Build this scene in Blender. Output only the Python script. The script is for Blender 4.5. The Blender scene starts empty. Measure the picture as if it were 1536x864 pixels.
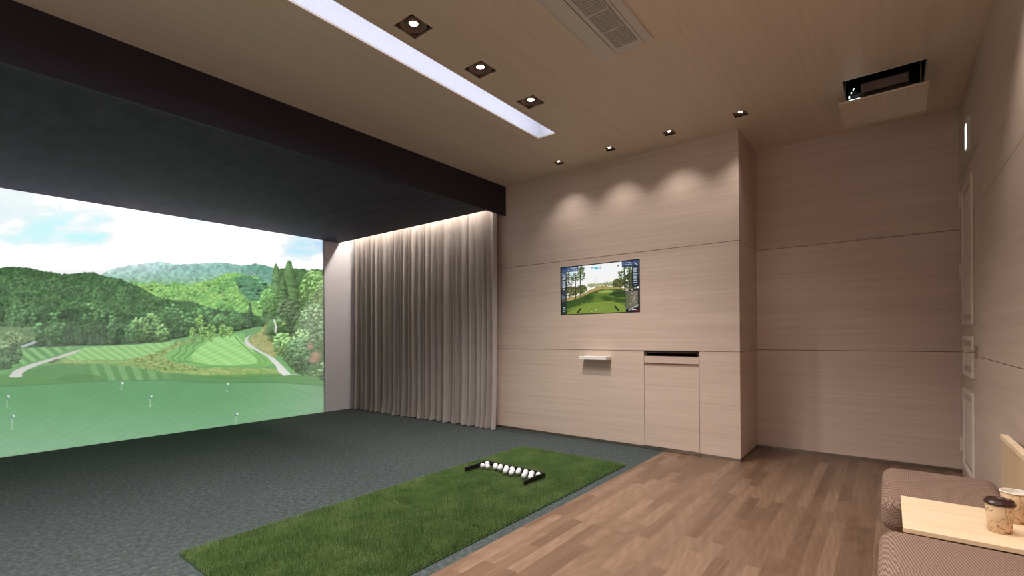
import bpy, bmesh, math, random
import numpy as np
from mathutils import Matrix, Vector

S = bpy.context.scene
COL = S.collection
# ---------------------------------------------------------------- camera
FPX, YAW, PITCH, CYP, ROLL, CAMH = 720.5, .6656, -.0008, 503.52, -.008, 1.15
fw = Vector((-math.sin(YAW) * math.cos(PITCH), math.cos(YAW) * math.cos(PITCH), math.sin(PITCH)))
rt = Vector((math.cos(YAW), math.sin(YAW), 0)); up = rt.cross(fw)
rt, up = math.cos(ROLL) * rt + math.sin(ROLL) * up, math.cos(ROLL) * up - math.sin(ROLL) * rt
cd = bpy.data.cameras.new('camera'); cam = bpy.data.objects.new('camera', cd); COL.objects.link(cam)
cam.matrix_world = Matrix(((rt.x, up.x, -fw.x, 0), (rt.y, up.y, -fw.y, 0), (rt.z, up.z, -fw.z, CAMH), (0, 0, 0, 1)))
cd.sensor_width = 36; cd.lens = FPX / 1536 * 36; cd.shift_y = (CYP - 432) / 1536; cd.clip_start = .02
S.camera = cam
# ---------------------------------------------------------------- world and exposure
W = bpy.data.worlds.new('world'); S.world = W; W.use_nodes = True
W.node_tree.nodes['Background'].inputs[0].default_value = (.02, .022, .028, 1)
W.node_tree.nodes['Background'].inputs[1].default_value = .3
S.view_settings.view_transform = 'Standard'; S.view_settings.look = 'None'
S.view_settings.gamma = 1; S.view_settings.use_curve_mapping = False
S.view_settings.exposure = 0.14
S.cycles.use_denoising = True
S.cycles.max_bounces = 10; S.cycles.diffuse_bounces = 6; S.cycles.sample_clamp_indirect = 4
# lamp strengths (watts for the spots, radiance for the glowing faces)
P_ROW, P_WALL, P_BENCH, P_ROOM_FILL, P_REAR_FILL = 124, 22, 56, 20, 168
E_SLOT, E_STRIP, E_SCREEN, E_TV = 7.8, 105.0, .89, .84
SCREEN_LIFT = .024
WARM = (1, .935, .86)
# ---------------------------------------------------------------- measurements of the room (metres)
XS, XR, X1 = -6.793, .4586, -1.047          # screen wall, right wall, corner of the front wall
YF, YA, YB = 4.62, 5.333, -2.6              # front wall, alcove wall, wall behind the camera
ZC, ZS = 2.979, 2.626                       # ceiling, underside of the dark soffit
XB, YP = -3.707, 4.28                       # face of the dark beam, edge of the curtain pocket
XW = -1.742                                 # edge between carpet and wood floor
Z1, Z2 = .985, 1.982                        # panel joints
rnd = random.Random(7)

# ---------------------------------------------------------------- helpers
class MB:
    def __init__(s): s.v = []; s.f = []; s.m = []
    def face(s, pts, mi=0):
        k = len(s.v); s.v += [tuple(p) for p in pts]; s.f.append(tuple(range(k, k + len(pts)))); s.m.append(mi)
    def box(s, x0, x1, y0, y1, z0, z1, mi=0):
        k = len(s.v)
        s.v += [(x0, y0, z0), (x1, y0, z0), (x1, y1, z0), (x0, y1, z0), (x0, y0, z1), (x1, y0, z1), (x1, y1, z1), (x0, y1, z1)]
        for q in ((0, 3, 2, 1), (4, 5, 6, 7), (0, 1, 5, 4), (1, 2, 6, 5), (2, 3, 7, 6), (3, 0, 4, 7)):
            s.f.append(tuple(k + i for i in q)); s.m.append(mi)
    def tube(s, a, b, r, n=10, mi=0, r2=None):
        a = Vector(a); b = Vector(b); d = (b - a).normalized(); r2 = r if r2 is None else r2
        u = d.orthogonal().normalized(); w = d.cross(u); k = len(s.v)
        for i in range(n):
            t = 2 * math.pi * i / n; q = u * math.cos(t) + w * math.sin(t)
            s.v += [tuple(a + q * r), tuple(b + q * r2)]
        for i in range(n):
            j = (i + 1) % n; s.f.append((k + 2 * i, k + 2 * j, k + 2 * j + 1, k + 2 * i + 1)); s.m.append(mi)
        s.f.append(tuple(k + 2 * i for i in range(n))[::-1]); s.m.append(mi)
        s.f.append(tuple(k + 2 * i + 1 for i in range(n))); s.m.append(mi)
    def lathe(s, prof, c, n=32, mi=0):
        k = len(s.v); cx, cy, cz = c
        for r, z in prof:
            for i in range(n):
                t = 2 * math.pi * i / n; s.v.append((cx + r * math.cos(t), cy + r * math.sin(t), cz + z))
        for j in range(len(prof) - 1):
            for i in range(n):
                i2 = (i + 1) % n; s.f.append((k + j * n + i, k + j * n + i2, k + (j + 1) * n + i2, k + (j + 1) * n + i)); s.m.append(mi)
    def build(s, name, mats, parent=None, smooth=False, bevel=0, loc=None, segs=2):
        me = bpy.data.meshes.new(name); me.from_pydata(s.v, [], s.f)
        mats = mats if isinstance(mats, (list, tuple)) else [mats]
        for m in mats: me.materials.append(m)
        me.polygons.foreach_set('material_index', s.m)
        if smooth: me.polygons.foreach_set('use_smooth', [True] * len(s.f))
        me.update()
        o = bpy.data.objects.new(name, me); COL.objects.link(o)
        if parent is not None: o.parent = parent
        if loc is not None: o.location = loc
        if bevel:
            md = o.modifiers.new('bevel', 'BEVEL'); md.width = bevel; md.segments = segs; md.limit_method = 'ANGLE'
        return o

def thing(name, label, cat, loc=(0, 0, 0), group=None):
    o = bpy.data.objects.new(name, None); COL.objects.link(o); o.location = loc; o.empty_display_size = .05
    o['label'] = label; o['category'] = cat
    if group: o['group'] = group
    return o
def tag(o, label, cat, group=None):
    o['label'] = label; o['category'] = cat
    if group: o['group'] = group
    return o
def struct(o, label=None, cat=None):
    o['kind'] = 'structure'
    if label: o['label'] = label
    if cat: o['category'] = cat
    return o
def copy_thing(root, loc, label):
    c = root.copy(); COL.objects.link(c); c.location = loc; c['label'] = label
    for ch in root.children:
        d = ch.copy(); COL.objects.link(d); d.parent = c
        for g in ch.children:
            e = g.copy(); COL.objects.link(e); e.parent = d
    return c

# ---------------------------------------------------------------- materials
def srgb(r, g, b):
    f = lambda c: (c / 255) / 12.92 if c <= 10 else ((c / 255 + .055) / 1.055) ** 2.4
    return (f(r), f(g), f(b), 1)
class N:
    def __init__(s, name):
        s.m = bpy.data.materials.new(name); s.m.use_nodes = True; s.t = s.m.node_tree; s.b = s.t.nodes['Principled BSDF']
    def n(s, kind, **kw):
        x = s.t.nodes.new(kind)
        for k, v in kw.items():
            if k.startswith('i_'): x.inputs[k[2:].replace('_', ' ')].default_value = v
            else: setattr(x, k, v)
        return x
    def l(s, a, b): s.t.links.new(a, b)
    def coords(s, scale=(1, 1, 1), rot=(0, 0, 0)):
        tc = s.n('ShaderNodeTexCoord'); mp = s.n('ShaderNodeMapping'); mp.inputs['Scale'].default_value = scale; mp.inputs['Rotation'].default_value = rot
        s.l(tc.outputs['Object'], mp.inputs['Vector']); return mp.outputs[0]
    def noise(s, vec, scale, detail=4, rough=.55, dist=0):
        x = s.n('ShaderNodeTexNoise'); x.inputs['Scale'].default_value = scale; x.inputs['Detail'].default_value = detail
        x.inputs['Roughness'].default_value = rough; x.inputs['Distortion'].default_value = dist
        if vec is not None: s.l(vec, x.inputs['Vector'])
        return x.outputs[0]
    def ramp(s, fac, stops):
        x = s.n('ShaderNodeValToRGB'); e = x.color_ramp.elements
        e[0].position, e[0].color = stops[0]; e[1].position, e[1].color = stops[-1]
        for p, c in stops[1:-1]: q = e.new(p); q.color = c
        s.l(fac, x.inputs[0]); return x.outputs[0]
    def mix(s, a, b, f, mode='MIX'):
        x = s.n('ShaderNodeMix', data_type='RGBA', blend_type=mode)
        for sock, v in ((x.inputs['Factor'], f), (x.inputs['A'], a), (x.inputs['B'], b)):
            if hasattr(v, 'is_linked') or hasattr(v, 'links'): s.l(v, sock)
            else: sock.default_value = v
        return x.outputs['Result']
    def math(s, op, a, b=None):
        x = s.n('ShaderNodeMath', operation=op)
        for i, v in enumerate((a, b)):
            if v is None: continue
            if hasattr(v, 'links'): s.l(v, x.inputs[i])
            else: x.inputs[i].default_value = v
        return x.outputs[0]
    def base(s, c):
        if hasattr(c, 'links'): s.l(c, s.b.inputs['Base Color'])
        else: s.b.inputs['Base Color'].default_value = c
        return s
    def rough(s, r, spec=.5):
        s.b.inputs['Roughness'].default_value = r; s.b.inputs['Specular IOR Level'].default_value = spec; return s
    def bump(s, h, strength, dist=.002):
        x = s.n('ShaderNodeBump'); x.inputs['Strength'].default_value = strength; x.inputs['Distance'].default_value = dist
        s.l(h, x.inputs['Height']); s.l(x.outputs[0], s.b.inputs['Normal']); return s

def plain(name, col, rough=.5, spec=.5, metal=0, spot=.04):
    k = N(name); n = k.noise(k.coords(), 90, 3)
    a = tuple(c * (1 - spot) for c in col[:3]) + (1,); b = tuple(min(1, c * (1 + spot)) for c in col[:3]) + (1,)
    k.base(k.ramp(n, [(.3, a), (.7, b)])).rough(rough, spec); k.b.inputs['Metallic'].default_value = metal
    return k.m
def glow(name, col, strength):
    k = N(name); k.base((.8, .8, .8, 1)); k.b.inputs['Emission Color'].default_value = col; k.b.inputs['Emission Strength'].default_value = strength
    return k.m
def veneer(name, dark, light, scale, rough=.42, fine=1.0):
    """straight-grained veneer; scale stretches the grain along its low axis"""
    k = N(name)
    warp = k.noise(k.coords(tuple(s * .12 for s in scale)), 3, 2)
    v = k.n('ShaderNodeVectorMath', operation='ADD'); k.l(k.coords(scale), v.inputs[0])
    w = k.n('ShaderNodeVectorMath', operation='SCALE'); k.l(warp, w.inputs[0]); w.inputs['Scale'].default_value = 1.2; k.l(w.outputs[0], v.inputs[1])
    a = k.noise(v.outputs[0], 1.0, 6, .62)
    b = k.noise(k.coords(tuple(s * 3.7 for s in scale)), 1.0, 4, .6)
    c = k.noise(k.coords(tuple(s * .16 for s in scale)), 1.0, 3, .5)
    f = k.math('ADD', k.math('MULTIPLY', a, .55), k.math('ADD', k.math('MULTIPLY', b, .22 * fine), k.math('MULTIPLY', c, .3)))
    k.base(k.ramp(f, [(.36, dark), (.52, tuple((p + q) / 2 for p, q in zip(dark, light))), (.70, light)])).rough(rough, .4)
    k.bump(a, .05); return k.m

M = {}
M['panel'] = veneer('pale_oak_panel', srgb(189, 167, 154), srgb(209, 189, 177), (.9, .9, 38))
M['ceiling'] = veneer('ceiling_oak', srgb(204, 186, 168), srgb(220, 203, 185), (30, .8, 30))
M['maple'] = veneer('pale_maple', srgb(226, 198, 164), srgb(242, 220, 190), (5, 26, 26), .4)
M['maple_up'] = veneer('pale_maple_upright', srgb(196, 166, 134), srgb(214, 186, 154), (20, 20, 2.5), .4)
M['moulding'] = veneer('pale_moulding', srgb(214, 200, 188), srgb(228, 216, 206), (.9, .9, 38))
M['joint'] = plain('dark_joint', srgb(58, 44, 36), .8)
M['skirting'] = plain('brushed_skirting', srgb(150, 140, 128), .28, .5, .85)
M['black'] = plain('black_plastic', srgb(16, 15, 16), .45)
M['soffit'] = None
k = N('black_flocked_ceiling'); n = k.noise(k.coords((1.2, 3.4, 3)), 3, 5, .6)
k.base(k.ramp(n, [(.3, srgb(42, 39, 54)), (.7, srgb(64, 60, 80))])).rough(.75, .3); M['soffit'] = k.m
k = N('dark_beam_paint'); n = k.noise(k.coords((1, 1, 6)), 4, 4)
k.base(k.ramp(n, [(.3, srgb(32, 28, 38)), (.7, srgb(39, 34, 46))])).rough(.6, .35); M['beam'] = k.m
M['white'] = plain('white_paint', srgb(214, 212, 214), .6)
M['channel'] = plain('white_channel', srgb(232, 232, 236), .6)
M['white_gloss'] = plain('white_plastic', srgb(226, 222, 220), .35)
M['screen_cloth'] = plain('white_screen_cloth', srgb(222, 219, 230), .9, .2)
M['grey_plastic'] = plain('warm_grey_plastic', srgb(204, 196, 192), .45)
M['dark_gap'] = plain('dark_grille_gap', srgb(40, 33, 31), .8)
M['steel'] = plain('brushed_steel', srgb(170, 168, 164), .3, .5, .9)
M['brass'] = plain('satin_nickel', srgb(170, 146, 130), .4, .5, .6)
M['glass_lens'] = plain('lens_glass', srgb(20, 30, 38), .05, .8)
# carpet
k = N('grey_green_carpet'); n1 = k.noise(k.coords(), 260, 3, .7); n2 = k.noise(k.coords(), 34, 4, .65); n3 = k.noise(k.coords(), 1.2, 3)
f = k.math('ADD', k.math('MULTIPLY', n1, .55), k.math('ADD', k.math('MULTIPLY', n2, .4), k.math('MULTIPLY', n3, .05)))
k.base(k.ramp(f, [(.32, srgb(33, 37, 38)), (.5, srgb(62, 69, 70)), (.68, srgb(102, 112, 113))])).rough(.95, .15).bump(n1, .6, .004); M['carpet'] = k.m
# wood strip floor: strips run along y
k = N('oak_strip_floor')
tc = k.n('ShaderNodeTexCoord'); sp = k.n('ShaderNodeSeparateXYZ'); k.l(tc.outputs['Object'], sp.inputs[0])
cb = k.n('ShaderNodeCombineXYZ'); k.l(sp.outputs['Y'], cb.inputs['X']); k.l(sp.outputs['X'], cb.inputs['Y'])
br = k.n('ShaderNodeTexBrick', offset=.37, offset_frequency=2, squash=1.0); k.l(cb.outputs[0], br.inputs['Vector'])
br.inputs['Scale'].default_value = 1; br.inputs['Brick Width'].default_value = .46; br.inputs['Row Height'].default_value = .071
br.inputs['Mortar Size'].default_value = .0007; br.inputs['Mortar Smooth'].default_value = .3
br.inputs['Color1'].default_value = (0, 0, 0, 1); br.inputs['Color2'].default_value = (1, 1, 1, 1); br.inputs['Mortar'].default_value = (.25, .25, .25, 1)
sx = k.n('ShaderNodeSeparateColor'); k.l(br.outputs['Color'], sx.inputs[0]); tint = sx.outputs[0]
shift = k.n('ShaderNodeVectorMath', operation='MULTIPLY_ADD'); k.l(br.outputs['Color'], shift.inputs[0]); shift.inputs[1].default_value = (31, 17, 9); k.l(k.coords((26, .9, 1)), shift.inputs[2])
grain = k.noise(shift.outputs[0], 1.0, 6, .6, .35)
shift2 = k.n('ShaderNodeVectorMath', operation='MULTIPLY_ADD'); k.l(br.outputs['Color'], shift2.inputs[0]); shift2.inputs[1].default_value = (13, 7, 5); k.l(k.coords((7, .9, 1)), shift2.inputs[2])
rings = k.n('ShaderNodeTexWave', wave_type='RINGS', rings_direction='SPHERICAL'); k.l(shift2.outputs[0], rings.inputs['Vector'])
rings.inputs['Scale'].default_value = 2.2; rings.inputs['Distortion'].default_value = 5; rings.inputs['Detail'].default_value = 2; rings.inputs['Detail Scale'].default_value = 1.2
fine = k.noise(k.coords((170, 2.6, 1)), 1.0, 3)
f = k.math('ADD', k.math('MULTIPLY', tint, .30), k.math('ADD', k.math('MULTIPLY', grain, .44), k.math('ADD', k.math('MULTIPLY', rings.outputs['Fac'], .07), k.math('MULTIPLY', fine, .22))))
c = k.ramp(f, [(.2, srgb(78, 57, 43)), (.42, srgb(102, 78, 62)), (.58, srgb(115, 91, 74)), (.8, srgb(138, 113, 95))])
k.base(k.mix(c, (.09, .055, .035, 1), k.math('MULTIPLY', br.outputs['Fac'], .55))).rough(.38, .45); M['oak_floor'] = k.m
# turf
k = N('turf_blades'); n = k.noise(k.coords(), 240, 3, .7); n2 = k.noise(k.coords(), 5, 3)
k.base(k.ramp(k.math('ADD', k.math('MULTIPLY', n, .75), k.math('MULTIPLY', n2, .25)), [(.32, srgb(46, 72, 36)), (.5, srgb(92, 120, 66)), (.68, srgb(158, 178, 122))])).rough(.7, .25); M['turf'] = k.m
M['turf_back'] = plain('turf_backing', srgb(48, 68, 32), .9)
# curtain cloth
k = N('greige_curtain_cloth'); n = k.noise(k.coords((260, 260, 60)), 1.0, 3); n2 = k.noise(k.coords((3, 3, 1)), 2, 3)
k.base(k.ramp(k.math('ADD', k.math('MULTIPLY', n, .7), k.math('MULTIPLY', n2, .3)), [(.3, srgb(150, 141, 139)), (.7, srgb(174, 165, 162))])).rough(.9, .15).bump(n, .15, .001); M['curtain'] = k.m
# bench cloth: small woven check
k = N('brown_woven_cloth'); ch = k.n('ShaderNodeTexChecker'); k.l(k.coords((1, 1, 1), (.01, .02, .6)), ch.inputs['Vector']); ch.inputs['Scale'].default_value = 170
ch.inputs['Color1'].default_value = srgb(160, 136, 122); ch.inputs['Color2'].default_value = srgb(84, 60, 53)
n = k.noise(k.coords((1, 6, 6)), 40, 3); k.base(k.mix(ch.outputs['Color'], k.ramp(n, [(.3, srgb(120, 92, 82)), (.7, srgb(160, 134, 120))]), .2)).rough(.9, .15).bump(ch.outputs['Fac'], .35, .001); M['weave'] = k.m
# printed paper of the cups: brown swirls
k = N('swirl_printed_paper'); w = k.n('ShaderNodeTexNoise'); k.l(k.coords((1, 1, 1.2)), w.inputs['Vector']); w.inputs['Scale'].default_value = 13; w.inputs['Detail'].default_value = 1.2; w.inputs['Distortion'].default_value = 2.2
band = k.math('ABSOLUTE', k.math('SUBTRACT', k.math('FRACT', k.math('MULTIPLY', w.outputs[0], 5)), .5))
ln = k.ramp(band, [(.0, (1, 1, 1, 1)), (.05, (1, 1, 1, 1)), (.11, (0, 0, 0, 1))])
n = k.noise(k.coords(), 16, 3)
k.base(k.mix(k.ramp(n, [(.3, srgb(196, 162, 126)), (.7, srgb(222, 192, 158))]), srgb(128, 84, 56), k.math('MULTIPLY', ln, .8))).rough(.6, .3); M['cup'] = k.m
M['cup_white'] = plain('white_cup_rim', srgb(238, 232, 224), .45)
M['cup_lid'] = plain('dark_brown_lid', srgb(52, 26, 20), .3)
# glowing faces
M['slot'] = glow('slot_diffuser', (.76, .82, 1, 1), E_SLOT)
M['strip'] = glow('led_strip', (1, .90, .74, 1), E_STRIP)
M['lamp'] = glow('lamp_disc', (1, .90, .74, 1), 14)
M['exit_face'] = glow('exit_sign_face', (.72, 1, .86, 1), 2.2)
M['glint'] = glow('glint_face', (.8, .95, 1, 1), 3)  # bright glints on the projector, made as self-lit faces
def picture(name, strength, base):
    k = N(name); a = k.n('ShaderNodeVertexColor', layer_name='picture')
    k.base(base).rough(.85, .15); k.l(a.outputs[0], k.b.inputs['Emission Color']); k.b.inputs['Emission Strength'].default_value = strength
    return k.m
M['projection'] = picture('projected_picture', E_SCREEN, srgb(118, 117, 120)); M['tv'] = picture('television_picture', E_TV, (.01, .01, .012, 1))
k = N('golf_ball'); vo = k.n('ShaderNodeTexVoronoi'); k.l(k.coords(), vo.inputs['Vector']); vo.inputs['Scale'].default_value = 260
k.base((.60, .60, .64, 1)).rough(.4).bump(vo.outputs['Distance'], .35, .0015); M['ball'] = k.m

# ---------------------------------------------------------------- the room
def sheet_with_holes(xs, ys, holes, put):
    """tile the rectangle between the breaks, leaving the holes open"""
    for a, b in zip(xs[:-1], xs[1:]):
        for c, d in zip(ys[:-1], ys[1:]):
            mx, my = (a + b) / 2, (c + d) / 2
            if not any(h[0] < mx < h[1] and h[2] < my < h[3] for h in holes): put(a, b, c, d)

m = MB(); m.box(XW, XR + .1, YB, YA + .1, -.05, 0); struct(m.build('floor', M['oak_floor']))
m = MB(); m.box(XS - .1, XW, YB, YF + .1, -.05, 0); struct(m.build('floor_carpet', M['carpet']))

G = .0022                                    # half width of a panel joint
TV = (-2.925, -1.978, 1.372, 1.914)
CAB = (-1.942, -1.399, 0, Z1)
# front wall, with the openings of the television and the built-in cabinet
m = MB(); TP = .02
for z0, z1 in ((.03, Z1 - G), (Z1 + G, Z2 - G), (Z2 + G, ZC)):
    xs = sorted({XS, TV[0], TV[1], CAB[0], CAB[1], X1}); zs = sorted({z0, z1} | {z for z in (TV[2], TV[3]) if z0 < z < z1})
    sheet_with_holes(xs, zs, [TV, CAB], lambda a, b, c, d: m.box(a, b, YF, YF + TP, c, d, 0))
m.box(XS, TV[0] - .01, YF + TP, YF + .05, 0, ZC, 1); m.box(TV[1] + .01, CAB[0] - .01, YF + TP, YF + .05, 0, ZC, 1); m.box(CAB[1] + .01, X1 - .02, YF + TP, YF + .05, 0, ZC, 1)
m.box(TV[0] - .01, TV[1] + .01, YF + TP, YF + .05, 0, TV[2] - .01, 1); m.box(TV[0] - .01, TV[1] + .01, YF + TP, YF + .05, TV[3] + .01, ZC, 1); m.box(TV[1] + .01, CAB[1] + .01, YF + TP, YF + .05, Z1 + .01, ZC, 1)
struct(m.build('wall_front', [M['panel'], M['joint']]))
m = MB()
for z0, z1 in ((.03, Z1 - G), (Z1 + G, Z2 - G), (Z2 + G, ZC)): m.box(X1 - .02, X1, YF + TP, YA, z0, z1, 0)
m.box(X1 - .05, X1 - .02, YF + TP, YA, 0, ZC, 1); struct(m.build('wall_return', [M['panel'], M['joint']]))
m = MB()
for z0, z1 in ((.03, Z1 - G), (Z1 + G, Z2 - G), (Z2 + G, ZC)): m.box(X1, XR, YA, YA + .02, z0, z1, 0)
m.box(X1, XR, YA + .02, YA + .05, 0, ZC, 1); struct(m.build('wall_alcove', [M['panel'], M['joint']]))
# right wall, open at the door
DY0, DY1, DZ = 4.27, 5.285, 2.40
m = MB()
for z0, z1 in ((.03, Z1 - G), (Z1 + G, Z2 - G)): m.box(XR, XR + .02, YB, DY0 - .003, z0, z1, 0)
m.box(XR, XR + .02, YB, DY0 - .003, Z2 + G, ZC, 0); m.box(XR, XR + .02, DY0 - .003, YA, DZ + .005, ZC, 0); m.box(XR, XR + .02, DY1 + .003, YA, .03, DZ + .005, 0)
m.box(XR + .02, XR + .05, YB, DY0 - .003, 0, ZC, 1); m.box(XR + .02, XR + .05, DY0 - .003, DY1 + .003, DZ + .005, ZC, 1); m.box(XR + .02, XR + .05, DY1 + .003, YA, 0, ZC, 1)
struct(m.build('wall_right', [M['panel'], M['joint']]))
m = MB(); m.box(XS - .06, XS - .012, YB, YF, 0, ZC); struct(m.build('wall_left', M['white']))
m = MB(); m.box(XS, XR + .05, YB - .05, YB, 0, ZC); struct(m.build('wall_rear', M['white']))  # unseen wall, kept white to bounce fill light into the room
# metal skirting
m = MB(); m.box(-6.7, CAB[0] - .002, YF + .004, YF + .02, 0, .03); m.box(CAB[1] + .002, X1, YF + .004, YF + .02, 0, .03); struct(m.build('baseboard_front', M['skirting']))
m = MB(); m.box(X1 - .02, X1 - .004, YF + .02, YA, 0, .03); struct(m.build('baseboard_return', M['skirting']))
m = MB(); m.box(X1, XR, YA + .004, YA + .02, 0, .03); struct(m.build('baseboard_alcove', M['skirting']))
m = MB(); m.box(XR + .004, XR + .02, YB, DY0 - .003, 0, .03); m.box(XR + .004, XR + .02, DY1 + .003, YA, 0, .03); struct(m.build('baseboard_right', M['skirting']))

# ceiling with openings for the slot, the downlights and the projector hatch
SLOT = (-2.557, -2.367, -1.9, 3.68)
HATCH = (-.262, .213, 4.245, 4.722)
ROW = [(-2.205, 1.887 + .592 * k) for k in (0, 1, 2)]; ROW_FILL = [(-2.205, 1.887 - .592 * k) for k in (1, 3, 5)]
WALLD = [(-2.755, 4.333), (-2.160, 4.333), (-1.565, 4.333), (-.966, 4.338)]
BENCHD = [(.16, 2.45), (.16, 1.2), (.16, -.4)]
ROOM_FILL = [(-1.1, .3)]; REAR_FILL = [(-5.6, -2.2), (-3.3, -2.2), (-2.9, -2.2), (-1.6, -2.2)]
sq = lambda p, h: (p[0] - h, p[0] + h, p[1] - h, p[1] + h)
holes = [SLOT, HATCH] + [sq(p, .083) for p in ROW + ROW_FILL + ROOM_FILL + REAR_FILL[1:]] + [sq(p, .052) for p in WALLD + BENCHD]
xs = sorted({XB - .03, XR + .02} | {h[0] for h in holes} | {h[1] for h in holes}); ys = sorted({YB, YA + .02} | {h[2] for h in holes} | {h[3] for h in holes})
m = MB()
sheet_with_holes(xs, ys, holes, lambda a, b, c, d: m.face([(a, c, ZC), (a, d, ZC), (b, d, ZC), (b, c, ZC)]))
for a, b, c, d in holes:                     # the cut edges of the board
    t = ZC + .012
    m.face([(a, c, ZC), (b, c, ZC), (b, c, t), (a, c, t)]); m.face([(a, d, ZC), (a, d, t), (b, d, t), (b, d, ZC)])
    m.face([(a, c, ZC), (a, c, t), (a, d, t), (a, d, ZC)]); m.face([(b, c, ZC), (b, d, ZC), (b, d, t), (b, c, t)])
struct(m.build('ceiling', M['ceiling']))
m = MB(); m.box(XS, XR + .1, YB, YA + .05, ZC + .32, ZC + .36); struct(m.build('ceiling_slab', M['black']))
# dark beam and soffit over the hitting bay, with the pocket the curtain hangs in
m = MB(); m.box(XB - .03, XB, YB, YF, ZS, ZC - .0005); struct(m.build('trim_1', M['beam']))
m = MB(); m.box(XS - .01, XB - .03, YB, YP, ZS, ZS + .03); m.box(XS - .01, XB - .03, YP - .012, YP, ZS + .03, ZC); struct(m.build('ceiling_soffit', M['soffit']))
m = MB(); m.box(XS - .01, XB - .03, YP, YF, ZC - .07, ZC); struct(m.build('ceiling_pocket', M['white']))


# ---------------------------------------------------------------- pictures shown on the screen and the television
def vnoise(x, y, seed=0):
    """smooth value noise on arrays"""
    xi = np.floor(x).astype(np.int64); yi = np.floor(y).astype(np.int64)
    fx = x - xi; fy = y - yi
    fx = fx * fx * (3 - 2 * fx); fy = fy * fy * (3 - 2 * fy)
    def h(a, b):
        n = (a * 374761393 + b * 668265263 + seed * 974711) & 0x7fffffff
        n = ((n ^ (n >> 13)) * 1274126177) & 0x7fffffff
        return ((n ^ (n >> 16)) & 0xffff) / 65535.0
    return (h(xi, yi) * (1 - fx) + h(xi + 1, yi) * fx) * (1 - fy) + (h(xi, yi + 1) * (1 - fx) + h(xi + 1, yi + 1) * fx) * fy

def fbm(x, y, seed=0, o=4):
    s = 0; a = .5; t = 0
    for k in range(o):
        s = s + a * vnoise(x * 2 ** k, y * 2 ** k, seed + k); t += a; a *= .5
    return s / t

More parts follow.
